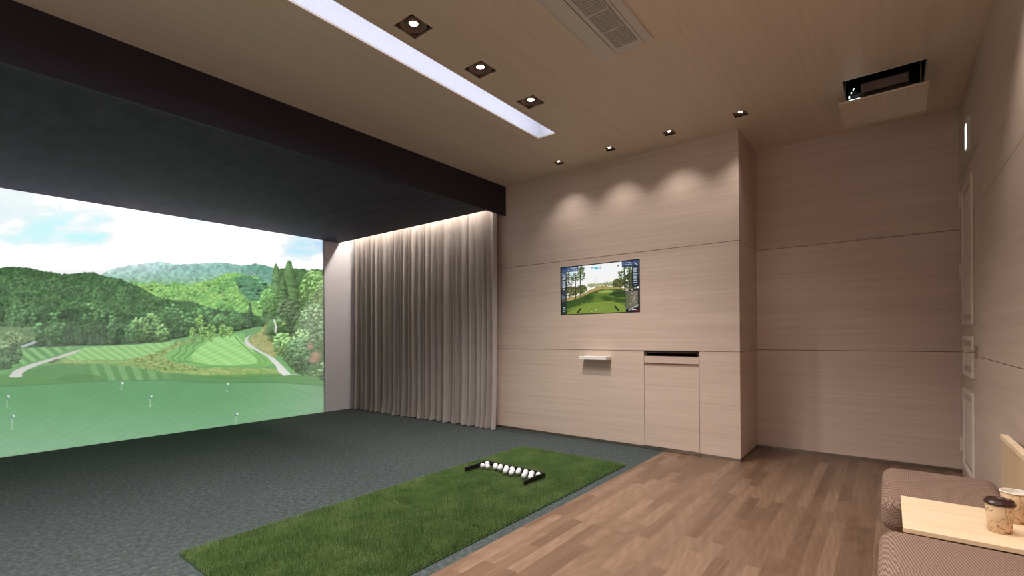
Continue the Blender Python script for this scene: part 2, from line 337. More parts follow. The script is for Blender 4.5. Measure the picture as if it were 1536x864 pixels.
class Canvas:
    """a small painter's canvas in picture units; every stroke is a soft mask"""
    def __init__(s, x0, x1, y0, y1, res):
        s.x0, s.y0, s.res = x0, y0, res
        s.w = int((x1 - x0) * res); s.h = int((y1 - y0) * res)
        s.X, s.Y = np.meshgrid(x0 + (np.arange(s.w) + .5) / res, y0 + (np.arange(s.h) + .5) / res)
        s.im = np.zeros((s.h, s.w, 3))
    def poly(s, pts, wob=0, seed=0, freq=.15):
        X, Y = s.X, s.Y
        if wob:
            X = X + wob * (fbm(s.X * freq, s.Y * freq, seed) - .5) * 2; Y = Y + wob * (fbm(s.X * freq + 77, s.Y * freq, seed + 9) - .5) * 2
        m = np.zeros(X.shape, bool)
        n = len(pts)
        for i in range(n):
            xa, ya = pts[i]; xb, yb = pts[(i + 1) % n]
            if ya == yb: continue
            c = ((Y < ya) != (Y < yb)) & (X < (xb - xa) * (Y - ya) / (yb - ya) + xa)
            m ^= c
        return m
    def put(s, m, col, a=1.0):
        k = (m * a)[..., None] if not np.isscalar(a) or m.dtype != bool else m[..., None] * a
        s.im = s.im * (1 - k) + np.asarray(col, float) * k
    def blob(s, x, y, rx, ry, col, light=.45, rough=.35, rnd=None, a=1.0):
        """one leafy clump, lit from the upper left of the picture"""
        i0 = max(0, int((x - rx * 1.4 - s.x0) * s.res)); i1 = min(s.w, int((x + rx * 1.4 - s.x0) * s.res) + 1)
        j0 = max(0, int((y - ry * 1.4 - s.y0) * s.res)); j1 = min(s.h, int((y + ry * 1.4 - s.y0) * s.res) + 1)
        if i1 <= i0 or j1 <= j0: return
        u = (s.X[j0:j1, i0:i1] - x) / rx; v = (s.Y[j0:j1, i0:i1] - y) / ry
        nz = rnd.random(u.shape) if rnd is not None else .5
        d = u * u + v * v + (nz - .5) * rough * 2
        m = np.clip((1 - d) * 4, 0, 1)[..., None] * a
        sh = 1 + light * (-.75 * v - .35 * u) + (nz - .5) * .5
        s.im[j0:j1, i0:i1] = s.im[j0:j1, i0:i1] * (1 - m) + np.clip(np.asarray(col, float) * sh[..., None], 0, 255) * m
    def conifer(s, x, ytop, ybot, w, col, rnd):
        h = ybot - ytop; n = int(max(10, h * 1.6))
        for k in range(n):
            t = (k + .5) / n
            r = w * (.12 + .88 * t ** .8) * rnd.uniform(.6, 1.0)
            s.blob(x + rnd.uniform(-.35, .35) * r, ytop + t * h, r, max(1.2, h * .05), np.array(col) * rnd.uniform(.65, 1.25), .5, .6, rnd)
    def line(s, pts, wid, col, a=1.0):
        for (xa, ya), (xb, yb) in zip(pts[:-1], pts[1:]):
            i0 = max(0, int((min(xa, xb) - wid - s.x0) * s.res)); i1 = min(s.w, int((max(xa, xb) + wid - s.x0) * s.res) + 2)
            j0 = max(0, int((min(ya, yb) - wid - s.y0) * s.res)); j1 = min(s.h, int((max(ya, yb) + wid - s.y0) * s.res) + 2)
            if i1 <= i0 or j1 <= j0: continue
            X = s.X[j0:j1, i0:i1]; Y = s.Y[j0:j1, i0:i1]
            L = max(1e-6, (xb - xa) ** 2 + (yb - ya) ** 2)
            t = np.clip(((X - xa) * (xb - xa) + (Y - ya) * (yb - ya)) / L, 0, 1)
            d = np.hypot(X - xa - t * (xb - xa), Y - ya - t * (yb - ya))
            m = (np.clip((wid * .5 - d) * s.res + .5, 0, 1) * a)[..., None]
            s.im[j0:j1, i0:i1] = s.im[j0:j1, i0:i1] * (1 - m) + np.asarray(col, float) * m
    def at(s, x, y):
        x = np.where(x < s.x0, np.minimum(2 * s.x0 - x, s.x0 + s.w / s.res - 30), x)       # beyond the left edge the picture runs on, mirrored
        u = np.clip((x - s.x0) * s.res - .5, 0, s.w - 1.001); v = np.clip((y - s.y0) * s.res - .5, 0, s.h - 1.001)
        i = u.astype(int); j = v.astype(int); fx = (u - i)[..., None]; fy = (v - j)[..., None]
        return (s.im[j, i] * (1 - fx) + s.im[j, i + 1] * fx) * (1 - fy) + (s.im[j + 1, i] * (1 - fx) + s.im[j + 1, i + 1] * fx) * fy

def lerp3(a, b, t): return np.asarray(a, float) * (1 - t[..., None]) + np.asarray(b, float) * t[..., None]
def sstep(a, b, x):
    t = np.clip((x - a) / (b - a), 0, 1); return t * t * (3 - 2 * t)

def paint_course():
    """the golf course of the projected picture: sky, wooded hills, fairways, path, greens and flags"""
    R = np.random.default_rng(4)
    c = Canvas(-60, 500, 250, 725, 1.75)
    X, Y = c.X, c.Y
    # sky and clouds
    n = fbm(X * .011, Y * .022, 3, 5)
    n2 = fbm(X * .03 + .004 * Y, Y * .07, 13, 5); c.im[:] = (253, 254, 254)
    blue = sstep(.42, .62, fbm(X * .009 + 4.2, Y * .02 + 1.3, 5, 4)) * .25 * sstep(410, 300, Y)
    def puff(cx, cy, rx, ry, k=1.0):
        d = ((X - cx) / rx) ** 2 + ((Y - cy) / ry) ** 2
        return np.clip((1.15 - d + (n2 - .5) * 3.2) * .75, 0, 1) * k
    c.im[:] = lerp3(c.im, (212, 243, 250), np.clip(blue, 0, 1))
    c.put(puff(85, 345, 90, 26), (205, 251, 254), .95)
    c.put(puff(15, 318, 60, 28), (224, 246, 251), .7)
    c.put(puff(10, 385, 42, 16), (246, 251, 254), 1.0)
    c.put(puff(80, 388, 90, 12), (252, 254, 255), .9)
    c.put(puff(455, 372, 42, 20), (192, 236, 253), .9)
    c.put(puff(482, 366, 22, 12), (178, 214, 255), .8)
    c.put(puff(462, 398, 30, 8), (250, 253, 255), .8)
    c.put(puff(-250, 350, 150, 40), (206, 240, 252), .8)
    # far mountain
    far = c.poly([(140, 414), (153, 411), (163, 406), (175, 402), (190, 399), (203, 397), (222, 395), (236, 392), (246, 393), (262, 397), (285, 396), (305, 395), (325, 393.5), (345, 395), (362, 398), (375, 396), (390, 396), (402, 399), (412, 403), (460, 415), (460, 500), (140, 500)], 1.5, 11, .25)
    tex = fbm(X * .22, Y * .3, 21, 4)
    col = lerp3((150, 196, 188), (150, 200, 150), sstep(400, 440, Y))
    col = lerp3(col, (214, 238, 238), np.clip(sstep(300, 180, X) * sstep(425, 396, Y) * .85 + sstep(402, 392, Y) * .35, 0, 1))
    col = lerp3(col, (108, 160, 140), sstep(330, 385, X) * .8)
    c.put(far, col * (.72 + .56 * tex)[..., None])
    # sunlit middle slopes
    sl = c.poly([(176, 419), (200, 424), (235, 424), (262, 426), (300, 424), (330, 414), (350, 411), (372, 414), (395, 420), (408, 430), (408, 480), (330, 480), (250, 455), (215, 440)], 5, 31, .1)
    tex = fbm(X * .35, Y * .5, 41, 4); sp = (R.random(X.shape) - .5)
    g = lerp3((116, 180, 100), (156, 214, 112), np.clip(fbm(X * .05, Y * .09, 45) * 2 - .5, 0, 1))
    c.put(sl, g * (.72 + .55 * tex + .12 * sp)[..., None])
    dk = c.poly([(352, 418), (375, 414), (396, 421), (404, 432), (400, 446), (385, 452), (368, 446), (358, 436)], 5, 51, .12)
    c.put(dk, np.array((86, 140, 108)) * (.75 + .5 * tex)[..., None], .85)
    for k in range(700):                                            # crowns on the slopes
        x = R.uniform(185, 405); y = R.uniform(417, 468)
        if y < 417 + max(0, (250 - x)) * .02: continue
        i = int((x - c.x0) * c.res); j = int((y - c.y0) * c.res)
        if not (sl[j, i]): continue
        b = c.im[j, i] * R.uniform(.82, 1.12)
        c.blob(x, y, R.uniform(1.4, 3.2), R.uniform(1.1, 2.2), b, .35, .5, R)
    for (x, y) in ((300, 437), (264, 447), (335, 427), (378, 409), (382, 411), (343, 417), (292, 420), (360, 413)): c.blob(x, y, 1.8, 1, (222, 228, 226), .1, .5, R, .8)
    # wooded ridge on the left
    ridge = [(-470, 380), (-300, 392), (-150, 398), (0, 402), (14, 400), (30, 401), (45, 402), (60, 406), (75, 408), (90, 411), (105, 411), (122, 409), (140, 408), (150, 412), (165, 416), (180, 418), (192, 424), (205, 428), (222, 438), (240, 447), (262, 450), (290, 453), (310, 461), (330, 466), (352, 468), (372, 470), (392, 476), (400, 520), (-470, 530)]
    rm = c.poly(ridge, 1.5, 61, .3)
    base = lerp3((58, 96, 60), (76, 100, 76), sstep(470, 520, Y))
    c.put(rm, base * (.75 + .5 * fbm(X * .3, Y * .4, 65))[..., None])
    pts = []
    for k in range(4600):
        x = R.uniform(-62, 398)
        xs = [p[0] for p in ridge[:-2]]; ys = [p[1] for p in ridge[:-2]]
        yt = np.interp(x, xs, ys)
        yb = np.interp(x, [-460, 0, 60, 170, 240, 300, 350, 400], [500, 502, 515, 513, 508, 500, 494, 486])
        pts.append((yt + 1 + (yb - yt) * R.random() ** 1.0, x, (yt, yb)))
    pts.sort()
    for y, x, (yt, yb) in pts:
        t = (y - yt) / max(1, yb - yt)
        z = vnoise(np.array(x * .05), np.array(y * .09), 71)
        kd = np.array((60, 96, 60)) * (1 - z) + np.array((92, 134, 80)) * z
        if t > .55: kd = kd * (.9 - .35 * (1 - z)) + np.array((6, 10, 8))
        if R.random() < .1: kd = kd * .62
        r = 1.5 + 2.6 * t * R.random() + .9 * R.random()
        c.blob(x, y, r, r * R.uniform(.7, 1.05), kd * R.uniform(.8, 1.18), .4, .6, R)
    for k in range(60):                                             # dark conifers near the fairway
        x = R.uniform(30, 385) ; yb = np.interp(x, [0, 60, 170, 240, 300, 350, 400], [502, 517, 516, 508, 502, 494, 486]); h = R.uniform(18, 36)
        c.conifer(x, yb - h, yb, R.uniform(4, 7), np.array((66, 92, 66)) * R.uniform(.8, 1.1), R)
    for x, y, w, h in ((210, 492, 14, 17), (228, 488, 12, 20), (244, 500, 8, 12), (196, 500, 9, 12), (262, 478, 16, 22), (285, 486, 14, 20), (308, 478, 12, 20), (168, 490, 8, 20), (330, 484, 12, 14), (356, 480, 12, 14), (60, 500, 18, 14), (84, 492, 14, 24), (140, 480, 18, 26), (30, 478, 22, 20)):
        for k in range(46):
            a = R.uniform(0, 6.283); q = R.random() ** .5
            bx = x + np.cos(a) * q * w; by = y + np.sin(a) * q * h
            cc = (112, 152, 92) if x in (210, 228, 244) else (84, 124, 78)
            c.blob(bx, by, R.uniform(2, 4), R.uniform(1.8, 3.2), np.array(cc) * R.uniform(.7, 1.15) * (1.12 - .3 * (by - y) / h), .5, .5, R)
    # grounds
    gr = c.poly([(-470, 525), (40, 522), (110, 519), (170, 518), (240, 514), (290, 503), (330, 500), (345, 499), (390, 489), (500, 520), (500, 840), (-470, 840)], .8, 81, .2)
    c.put(gr, np.array((118, 172, 110)) * (.92 + .16 * fbm(X * .1, Y * .3, 83))[..., None])
    fw = c.poly([(92, 531), (112, 527), (128, 520.5), (175, 518.5), (240, 514.5), (262, 512), (258, 521), (236, 531), (215, 537), (180, 540), (140, 540), (105, 541)], .8, 85)
    st = .5 + .5 * np.sin((X + (Y - 520) * -1.6) * .42)
    c.put(fw, lerp3((140, 200, 118), (172, 226, 140), st) * (.95 + .1 * fbm(X * .3, Y * .6, 87))[..., None])
    lf = c.poly([(-460, 528), (30, 522), (110, 520), (92, 530), (62, 540), (30, 548), (-460, 560)], .8, 86)
    c.put(lf, lerp3((104, 160, 98), (146, 200, 126), sstep(.35, .65, .5 + .5 * np.sin((X - (Y - 520) * 1.3) * .33))) * (.95 + .1 * fbm(X * .3, Y * .6, 88))[..., None])
    # rough banks
    rg = c.poly([(78, 545), (96, 538), (130, 541), (180, 541), (212, 536), (240, 526), (262, 514), (290, 508), (300, 514), (270, 522), (258, 532), (262, 542), (300, 552), (400, 552), (418, 556), (424, 562), (360, 565), (300, 563), (240, 558), (200, 550), (150, 546), (110, 548)], 2, 91, .2)
    c.put(rg, lerp3((126, 172, 96), (178, 192, 122), np.clip(fbm(X * .12, Y * .4, 93) * 2 - .5, 0, 1)) * (.8 + .4 * fbm(X * .7, Y * .9, 95))[..., None])
    for k in range(500):
        x = R.uniform(200, 300); y = R.uniform(508, 556)
        if rg[int((y - c.y0) * c.res), int((x - c.x0) * c.res)]: c.blob(x, y, R.uniform(1, 2.4), R.uniform(.7, 1.4), np.array((150, 176, 100)) * R.uniform(.65, 1.2), .3, .6, R, .8)
    # the bright green with its checker of mowing stripes, and the rings around it
    gn = c.poly([(246, 536), (256, 526), (275, 518), (300, 508), (330, 503), (352, 499.5), (366, 500), (370, 510), (382, 522), (398, 534), (412, 543), (404, 549), (370, 551), (330, 551.5), (292, 549), (262, 543)], .5, 101)
    c.put(gn, np.array((134, 196, 112)))
    u = (X - 330) + (Y - 525) * .9; v = (Y - 525) * 2.3 + (X - 330) * .25
    chk = .5 + .5 * np.sin(u * .34) * np.sin(v * .34)
    inn = c.poly([(286, 534), (300, 520), (318, 508), (340, 503.5), (360, 503), (366, 512), (378, 524), (386, 536), (384, 545), (350, 548), (315, 547), (290, 542)], .6, 103)
    c.put(inn, lerp3((146, 214, 118), (188, 238, 156), chk))
    for k in range(3):
        o_ = k * 10
        c.line([(306 - o_, 511 + k), (299 - o_, 514 + k), (293 - o_, 517 + k), (290 - o_, 520), (289.5 - o_, 523), (290 - o_, 526), (287 - o_, 530), (281 - o_, 534), (277 - o_, 537.5), (278 - o_ * .8, 541), (284 - o_ * .7, 543.5)], 2.2, (96, 152, 84), .75)
    c.line([(352, 505), (362, 516), (374, 526), (384, 535), (390, 545)], 2.2, (112, 166, 92), .8)
    c.line([(357, 502), (368, 516), (384, 527), (398, 540), (398, 546)], 2, (112, 166, 92), .7)
    c.line([(282, 543), (310, 549), (350, 550.5), (396, 547)], 1.8, (112, 164, 92), .7)
    c.line([(250, 524), (275, 516), (305, 508), (322, 505)], 3, (150, 184, 118), .6)
    # darker strip with stripes, then the front green
    mid = c.poly([(-470, 565), (20, 562), (60, 550), (92, 545), (150, 546), (200, 550), (240, 558), (300, 563), (360, 565), (424, 562), (440, 562), (500, 566), (500, 590), (-470, 592)], 1, 111)
    s2 = sstep(.3, .7, .5 + .5 * np.sin((X - 180) * .3 + (Y - 560) * -.12))
    c.put(mid, lerp3((92, 142, 88), (132, 184, 120), s2 * sstep(110, 150, X) * sstep(280, 225, X) * .6 + .25) * (.94 + .12 * fbm(X * .12, Y * .5, 113))[..., None])
    c.put(c.poly([(82, 571), (100, 562), (125, 560), (150, 564), (160, 572)], 2, 114), (92, 138, 88), .7)
    c.put(c.poly([(290, 566), (330, 562), (420, 560), (428, 564), (360, 568)], 1, 115), (98, 146, 86), .6)
    fg = c.poly([(-470, 594), (0, 580), (60, 577), (120, 573.5), (180, 571), (250, 570.5), (330, 574), (420, 573), (500, 579), (500, 840), (-470, 840)], .6, 121)
    s3 = .5 + .5 * np.sin((X + (Y - 570) * 1.5) * .36); s4 = .5 + .5 * np.sin((X - (Y - 570) * 2.2) * .3)
    col = lerp3((106, 162, 112), (134, 180, 142), sstep(575, 690, Y))
    col = lerp3(col, (148, 186, 150), sstep(300, 500, X) * .45)
    c.put(fg, col * (.98 + .022 * s3 + .014 * s4)[..., None] * (.97 + .06 * fbm(X * .05, Y * .12, 127))[..., None])
    c.line([(0, 579.5), (60, 577), (120, 573.5), (180, 571), (250, 570.5), (330, 574.5), (420, 573.5), (490, 579)], 1.6, (86, 132, 92), .7)
    c.line([(330, 575), (380, 572), (440, 574), (486, 580)], 1.2, (92, 140, 100), .6)
    c.line([(428, 580), (460, 590), (488, 596)], 1.2, (96, 150, 104), .5)
    # paths
    c.put(c.poly([(13, 566), (20, 556), (46, 546), (75, 538), (98, 531), (112, 526), (122, 524.5), (112, 530), (92, 537), (62, 546), (42, 554), (33, 560), (33, 565.5)], .4, 131), (222, 222, 214))
    c.put(c.poly([(70, 545), (84, 538), (92, 538), (80, 546)], .6, 132), (112, 110, 84), .8)
    c.put(c.poly([(366, 514), (368, 507), (376, 502), (371, 509), (374, 514), (384, 522), (396, 529), (410, 536), (420, 545), (431, 556), (437, 562.5), (426, 563.5), (418, 559), (413, 548), (400, 535), (386, 527), (372, 520)], .3, 133), (228, 229, 222))
    # right hand bank, trees and bushes
    bk = c.poly([(372, 511), (378, 504), (390, 496), (400, 484), (408, 479), (416, 490), (418, 512), (420, 532), (412, 536), (396, 528), (380, 519)], 1.2, 141, .3)
    c.put(bk, lerp3((150, 158, 98), (196, 192, 132), fbm(X * .2, Y * .25, 143)) * (.75 + .5 * fbm(X * .8, Y * .8, 145))[..., None])
    rt = c.poly([(398, 448), (404, 438), (410, 428), (412, 412), (416, 404), (424, 402), (432, 406), (440, 402), (452, 404), (470, 405), (500, 402), (500, 566), (446, 562), (424, 540), (418, 500), (404, 480), (392, 476)], 3, 151, .25)
    c.put(rt, np.array((82, 118, 74)) * (.7 + .6 * fbm(X * .3, Y * .3, 153))[..., None])
    c.conifer(414, 400, 500, 17, (92, 124, 80), R); c.conifer(433, 396, 512, 27, (90, 122, 78), R); c.conifer(424, 418, 500, 18, (80, 110, 72), R)
    for cx, cy, w, h, cc, nn in ((472, 440, 22, 34, (104, 142, 82), 420), (402, 452, 12, 18, (104, 150, 84), 120), (432, 470, 16, 22, (86, 108, 78), 140), (470, 490, 22, 34, (110, 140, 98), 320), (452, 510, 14, 16, (128, 164, 108), 90),
                             (424, 516, 14, 18, (122, 164, 100), 120), (448, 532, 19, 24, (86, 118, 82), 240), (420, 488, 7, 8, (96, 126, 80), 40), (488, 556, 20, 14, (110, 140, 98), 50)):
        for k in range(nn):
            a = R.uniform(0, 6.283); q = R.random() ** .5
            bx = cx + np.cos(a) * q * w; by = cy + np.sin(a) * q * h
            c.blob(bx, by, R.uniform(1.6, 3.6), R.uniform(1.4, 2.8), np.array(cc) * R.uniform(.68, 1.25) * (1.14 - .28 * (by - cy) / h), .5, .55, R)
    c.line([(411, 480), (414, 490), (413, 498)], 3.2, (226, 228, 220), .9)
    for x, y, w, h in ((466, 520, 5, 5), (474, 534, 9, 7), (470, 541, 8, 4)): c.blob(x, y, w, h, (190, 144, 120), .2, .7, R, .85)
    c.line([(428, 562), (446, 562)], 1.4, (205, 205, 196), .8)
    for x in (440, 462): c.line([(x, 556), (x + 5, 562)], 1, (190, 168, 150), .7)
    # small sunlit trees beyond the green
    for x, y, w, h in ((289.5, 502, 5, 10), (304, 499, 6, 10), (317, 498, 8, 12), (334, 496, 6, 9), (345, 497, 5, 6), (300, 480, 6, 8)):
        for k in range(60):
            a = R.uniform(0, 6.283); q = R.random() ** .5
            c.blob(x + np.cos(a) * q * w, y + np.sin(a) * q * h, R.uniform(1.2, 2.4), R.uniform(1.1, 2.2), np.array((136, 186, 98)) * R.uniform(.7, 1.2), .5, .5, R)
        c.line([(x, y + h - 1), (x, y + h + 3)], 1, (70, 80, 50), .7)
    # left: fence or water behind, near tree
    c.put(c.poly([(22, 523), (30, 519), (52, 511), (55, 514), (36, 521)], .4, 161), (212, 220, 224), .85)
    c.put(c.poly([(-460, 488), (0, 490), (20, 491), (50, 490), (54, 508), (30, 517), (18, 523), (-460, 530)], 3, 163, .2), np.array((112, 142, 96)) * (.7 + .6 * fbm(X * .25, Y * .3, 165))[..., None])
    for cx, cy, w, h, cc, nn in ((0, 530, 32, 24, (96, 128, 92), 460), (-4, 514, 22, 9, (146, 182, 124), 120), (22, 506, 16, 8, (132, 164, 112), 110), (-60, 500, 50, 34, (92, 126, 84), 400), (-150, 490, 60, 50, (84, 118, 78), 400), (-260, 480, 80, 60, (80, 112, 74), 400), (-390, 470, 80, 80, (80, 112, 74), 400)):
        for k in range(nn):
            a = R.uniform(0, 6.283); q = R.random() ** .5
            c.blob(cx + np.cos(a) * q * w, cy + np.sin(a) * q * h, R.uniform(1.5, 3.8), R.uniform(1.2, 2.6), np.array(cc) * R.uniform(.68, 1.25), .45, .6, R)
    c.line([(4, 545), (5, 553)], 2, (70, 72, 56), .8)
    # thin light trunks in the dark wood
    for x, y in ((18, 492), (32, 490), (70, 514), (108, 512), (122, 510), (125, 512), (134, 510), (165, 515)): c.line([(x, y - 9), (x, y)], .8, (160, 162, 148), .6)
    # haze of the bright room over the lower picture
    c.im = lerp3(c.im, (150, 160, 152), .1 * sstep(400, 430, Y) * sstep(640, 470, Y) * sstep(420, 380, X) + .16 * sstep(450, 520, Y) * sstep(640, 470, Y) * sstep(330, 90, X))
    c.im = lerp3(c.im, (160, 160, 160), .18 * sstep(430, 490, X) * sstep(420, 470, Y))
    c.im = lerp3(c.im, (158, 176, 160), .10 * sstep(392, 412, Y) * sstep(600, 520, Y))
    # pins
    for x, yt, yb, dark in ((225.5, 593, 609, 1), (182, 573, 584, 0), (340.5, 574, 587, 0), (354, 619, 640, 1), (18.5, 622, 644, 1), (11, 593, 610, 1)):
        c.line([(x, yt), (x - .4, yb)], .8, (206, 218, 208), .8)
        c.line([(x + .3, yt + 1.5), (x + .3, yt + 4.5)], 2.0, (70, 96, 116), .8 if dark else .3)
        c.put(c.poly([(x + .5, yt), (x + 3.2, yt + .4), (x + 3.0, yt + 3.2), (x + .5, yt + 3.4)]), (240, 243, 243), .92)
        c.line([(x - 2.2, yb), (x + 1.8, yb)], .9, (206, 214, 206), .6)
    return c

def paint_tv():
    """the picture on the television: a tree-lined fairway from the tee with small read-outs at its edges"""
    R = np.random.default_rng(8)
    c = Canvas(0, 160, 0, 90, 3)
    X, Y = c.X, c.Y
    c.im[:] = lerp3((250, 252, 255), (252, 252, 244), Y / 50)
    c.im[:] = lerp3(c.im, (206, 226, 246), sstep(60, 20, X) * sstep(40, 5, Y) * .8)
    def clump(cx, cy, w, h, cc, nn, r=(1, 2.4)):
        for k in range(nn):
            a = R.uniform(0, 6.283); q = R.random() ** .5
            c.blob(cx + np.cos(a) * q * w, cy + np.sin(a) * q * h, R.uniform(*r), R.uniform(*r) * .8, np.array(cc) * R.uniform(.55, 1.3), .4, .7, R, .92)
    for x in range(60, 118, 2): clump(x, 39 + abs(x - 80) * -.06 + R.uniform(-1, 1), 2, 4, (170, 172, 120), 12, (.7, 1.3))
    clump(18, 46, 22, 9, (96, 98, 50), 260); clump(44, 44, 12, 8, (100, 110, 54), 130)
    clump(120, 38, 12, 8, (92, 100, 50), 160); clump(144, 36, 16, 14, (74, 84, 44), 300)
    clump(14, 24, 14, 12, (86, 104, 62), 110, (.8, 1.8)); clump(32, 20, 8, 8, (92, 112, 62), 60, (.8, 1.8)); clump(44, 18, 8, 10, (96, 120, 66), 70, (.8, 1.7)); clump(46, 6, 6, 5, (100, 126, 70), 40, (.7, 1.6))
    clump(126, 24, 7, 9, (84, 112, 56), 60, (.8, 1.7)); clump(148, 16, 12, 10, (80, 104, 54), 120, (.8, 1.8))
    # sandy verge and grass
    c.put(c.poly([(0, 60), (20, 57), (44, 54), (60, 47), (78, 42), (96, 41), (112, 44), (128, 47), (160, 50), (160, 90), (0, 90)], 1, 3, .2), lerp3((150, 124, 74), (196, 182, 116), fbm(X * .3, Y * .5, 7)))
    c.put(c.poly([(0, 67), (24, 63), (46, 58), (66, 51), (84, 47), (96, 46), (118, 48), (160, 55), (160, 90), (0, 90)], .8, 5, .2), lerp3((58, 84, 30), (104, 128, 52), sstep(.3, .7, fbm(X * .05, Y * .2, 9))))
    c.put(c.poly([(78, 50), (96, 48), (112, 51), (104, 54), (84, 54)], .8, 6, .2), (150, 172, 84))
    c.put(c.poly([(100, 56), (116, 52), (140, 56), (150, 62), (120, 64)], 2, 8, .2), (44, 66, 26), .85)
    c.put(c.poly([(0, 67), (30, 62), (56, 57), (70, 62), (48, 70), (20, 78), (0, 82)], 1.5, 9, .2), (48, 74, 28), .75)
    c.put(c.poly([(10, 90), (24, 82), (46, 73), (66, 69), (104, 69), (124, 74), (136, 82), (142, 90)], .8, 10, .2), lerp3((112, 136, 52), (138, 158, 66), fbm(X * .1, Y * .3, 11)))
    # trunks
    for x, a, b, w in ((8, 20, 66, 1.3), (16, 8, 62, 1.2), (31, 14, 60, 2), (42, 2, 58, 2.4), (22, 24, 58, 1), (123, 30, 50, 1), (132, 4, 52, 2), (141, 18, 52, 1.2), (147, 14, 54, 1.4), (154, 16, 54, 1.6)):
        c.line([(x, a), (x + .6, b)], w, (58, 46, 34), .9)
    clump(42, 8, 5, 6, (92, 116, 62), 40, (.7, 1.5)); clump(132, 10, 4, 5, (80, 104, 54), 30, (.7, 1.4))
    # tee blocks and balls
    c.line([(35, 88), (42, 81)], 3, (26, 28, 24)); c.line([(113, 79), (119, 86)], 3, (26, 28, 24))
    for x, y in ((66, 86.5), (75, 84), (83, 86.5)): c.blob(x, y, .9, .9, (240, 240, 232), .2, .1, R)
    # read-out strips
    c.put(c.poly([(0, 0), (12.5, 0), (12.5, 90), (0, 90)]), (16, 30, 48), .62)
    c.put(c.poly([(0, 0), (38, 0), (38, 9), (0, 9)]), (34, 56, 92), .75)
    c.put(c.poly([(127, 0), (160, 0), (160, 10), (127, 10)]), (24, 44, 84), .85)
    c.put(c.poly([(146, 10), (160, 10), (160, 46), (146, 46)]), (14, 26, 50), .8)
    for k, (y, w) in enumerate(((14, 3), (17, 4), (20, 5), (22, 5), (27, 3), (31, 4), (35, 5), (38, 3), (42, 4), (77, 3), (80, 4), (84, 3))): c.line([(6 - w / 2, y), (6 + w / 2, y)], 1.5, (230, 238, 246), .85)
    for x in (5, 10, 16, 22, 28, 33): c.blob(x, 6, .9, .9, (226, 234, 246), .1, .1, R)
    for y, w in ((3, 12), (6, 16)): c.line([(136 - w / 2, y), (138 + w / 2, y)], 1.2, (196, 212, 238), .8)
    c.line([(22, 2), (33, 2)], 1.2, (226, 234, 246), .8); c.line([(151, 4), (156, 8)], 1.5, (236, 240, 246), .8)
    for y, w in ((14, 5), (17, 7), (20, 4), (24, 7), (28, 5), (31, 6), (35, 5), (39, 7), (43, 3)): c.line([(152 - w / 2, y), (152 + w / 2, y)], 1.4, (226, 234, 246), .85)
    c.put(c.poly([(66, 4.5), (86, 4.5), (86, 8), (66, 8)]), (84, 172, 206), .9)
    c.line([(68, 6.2), (74, 6.2)], 1.4, (236, 248, 252)); c.line([(79, 6.2), (84, 6.2)], 1.4, (236, 248, 252)); c.put(c.poly([(73, 5), (79, 5), (76, 10.5)]), (60, 190, 226))
    c.put(c.poly([(118, 7), (121, 4), (122, 6), (119, 9)]), (70, 74, 78), .8)
    for a, b in (((72, 25), (72, 30)), ((78, 25), (78, 30)), ((72, 30), (75, 32)), ((78, 30), (75, 32)), ((72, 25), (74, 24)), ((78, 25), (76, 24))): c.line([a, b], .8, (196, 204, 208), .9)
    # course map in the corner
    c.put(c.poly([(134, 49), (160, 49), (160, 90), (134, 90)]), (34, 30, 32))
    c.put(c.poly([(134.5, 53), (157, 53), (157, 82), (134.5, 85)]), lerp3((92, 92, 74), (128, 120, 100), fbm(X * .5, Y * .5, 21)))
    c.line([(152, 55), (151, 66), (148, 72)], 4, (150, 128, 116), .8); c.line([(139, 56), (138, 70), (140, 82)], 2.4, (86, 104, 66), .8)
    for x, y in ((146, 58), (147, 70), (143, 76), (150, 66), (152, 73), (146, 64)): c.blob(x, y, .8, .8, (216, 218, 200), .1, .2, R)
    c.line([(140, 87), (150, 82), (158, 78)], 1.4, (228, 226, 226), .8); c.line([(134, 51), (140, 51)], 1.2, (230, 230, 230)); c.line([(144, 51), (148, 51)], 1.2, (230, 230, 230)); c.line([(146, 86), (153, 86)], 1.5, (228, 226, 226)); c.line([(153, 88.5), (160, 88.5)], 2, (150, 30, 36))
    return c

# ---------------------------------------------------------------- the projection screen
scr = thing('projection_screen', 'large white impact screen across the left wall showing a projected golf course', 'projection screen', (XS, 2, 0))
m = MB(); m.box(-.012, 0, -3.2, 2.615, .0, ZS); m.build('screen_cloth', M['screen_cloth'], scr)
def picture_mesh(name, mat, P, C_, parent):
    """a fine grid whose points carry the picture's colours"""
    ny, nx = P.shape[:2]
    me = bpy.data.meshes.new(name)
    idx = np.arange(ny * nx).reshape(ny, nx)
    q = np.stack([idx[:-1, :-1], idx[:-1, 1:], idx[1:, 1:], idx[1:, :-1]], -1).reshape(-1, 4)
    me.vertices.add(ny * nx); me.vertices.foreach_set('co', P.reshape(-1).astype(np.float32))
    me.loops.add(len(q) * 4); me.loops.foreach_set('vertex_index', q.reshape(-1).astype(np.int32))
    me.polygons.add(len(q)); me.polygons.foreach_set('loop_start', (np.arange(len(q)) * 4).astype(np.int32)); me.polygons.foreach_set('loop_total', np.full(len(q), 4, np.int32))
    me.update(calc_edges=True)
    at = me.color_attributes.new('picture', 'FLOAT_COLOR', 'POINT')
    at.data.foreach_set('color', np.concatenate([C_, np.ones(C_.shape[:2] + (1,))], -1).reshape(-1).astype(np.float32))
    me.materials.append(mat); me.validate()
    o = bpy.data.objects.new(name, me); COL.objects.link(o); o.parent = parent
    return o
def lin(c):
    c = np.clip(c, 0, 255) / 255
    return np.where(c <= .04045, c / 12.92, ((c + .055) / 1.055) ** 2.4)
c = paint_course()
PY0, PY1 = -1.0, 4.012                        # the lit part of the cloth
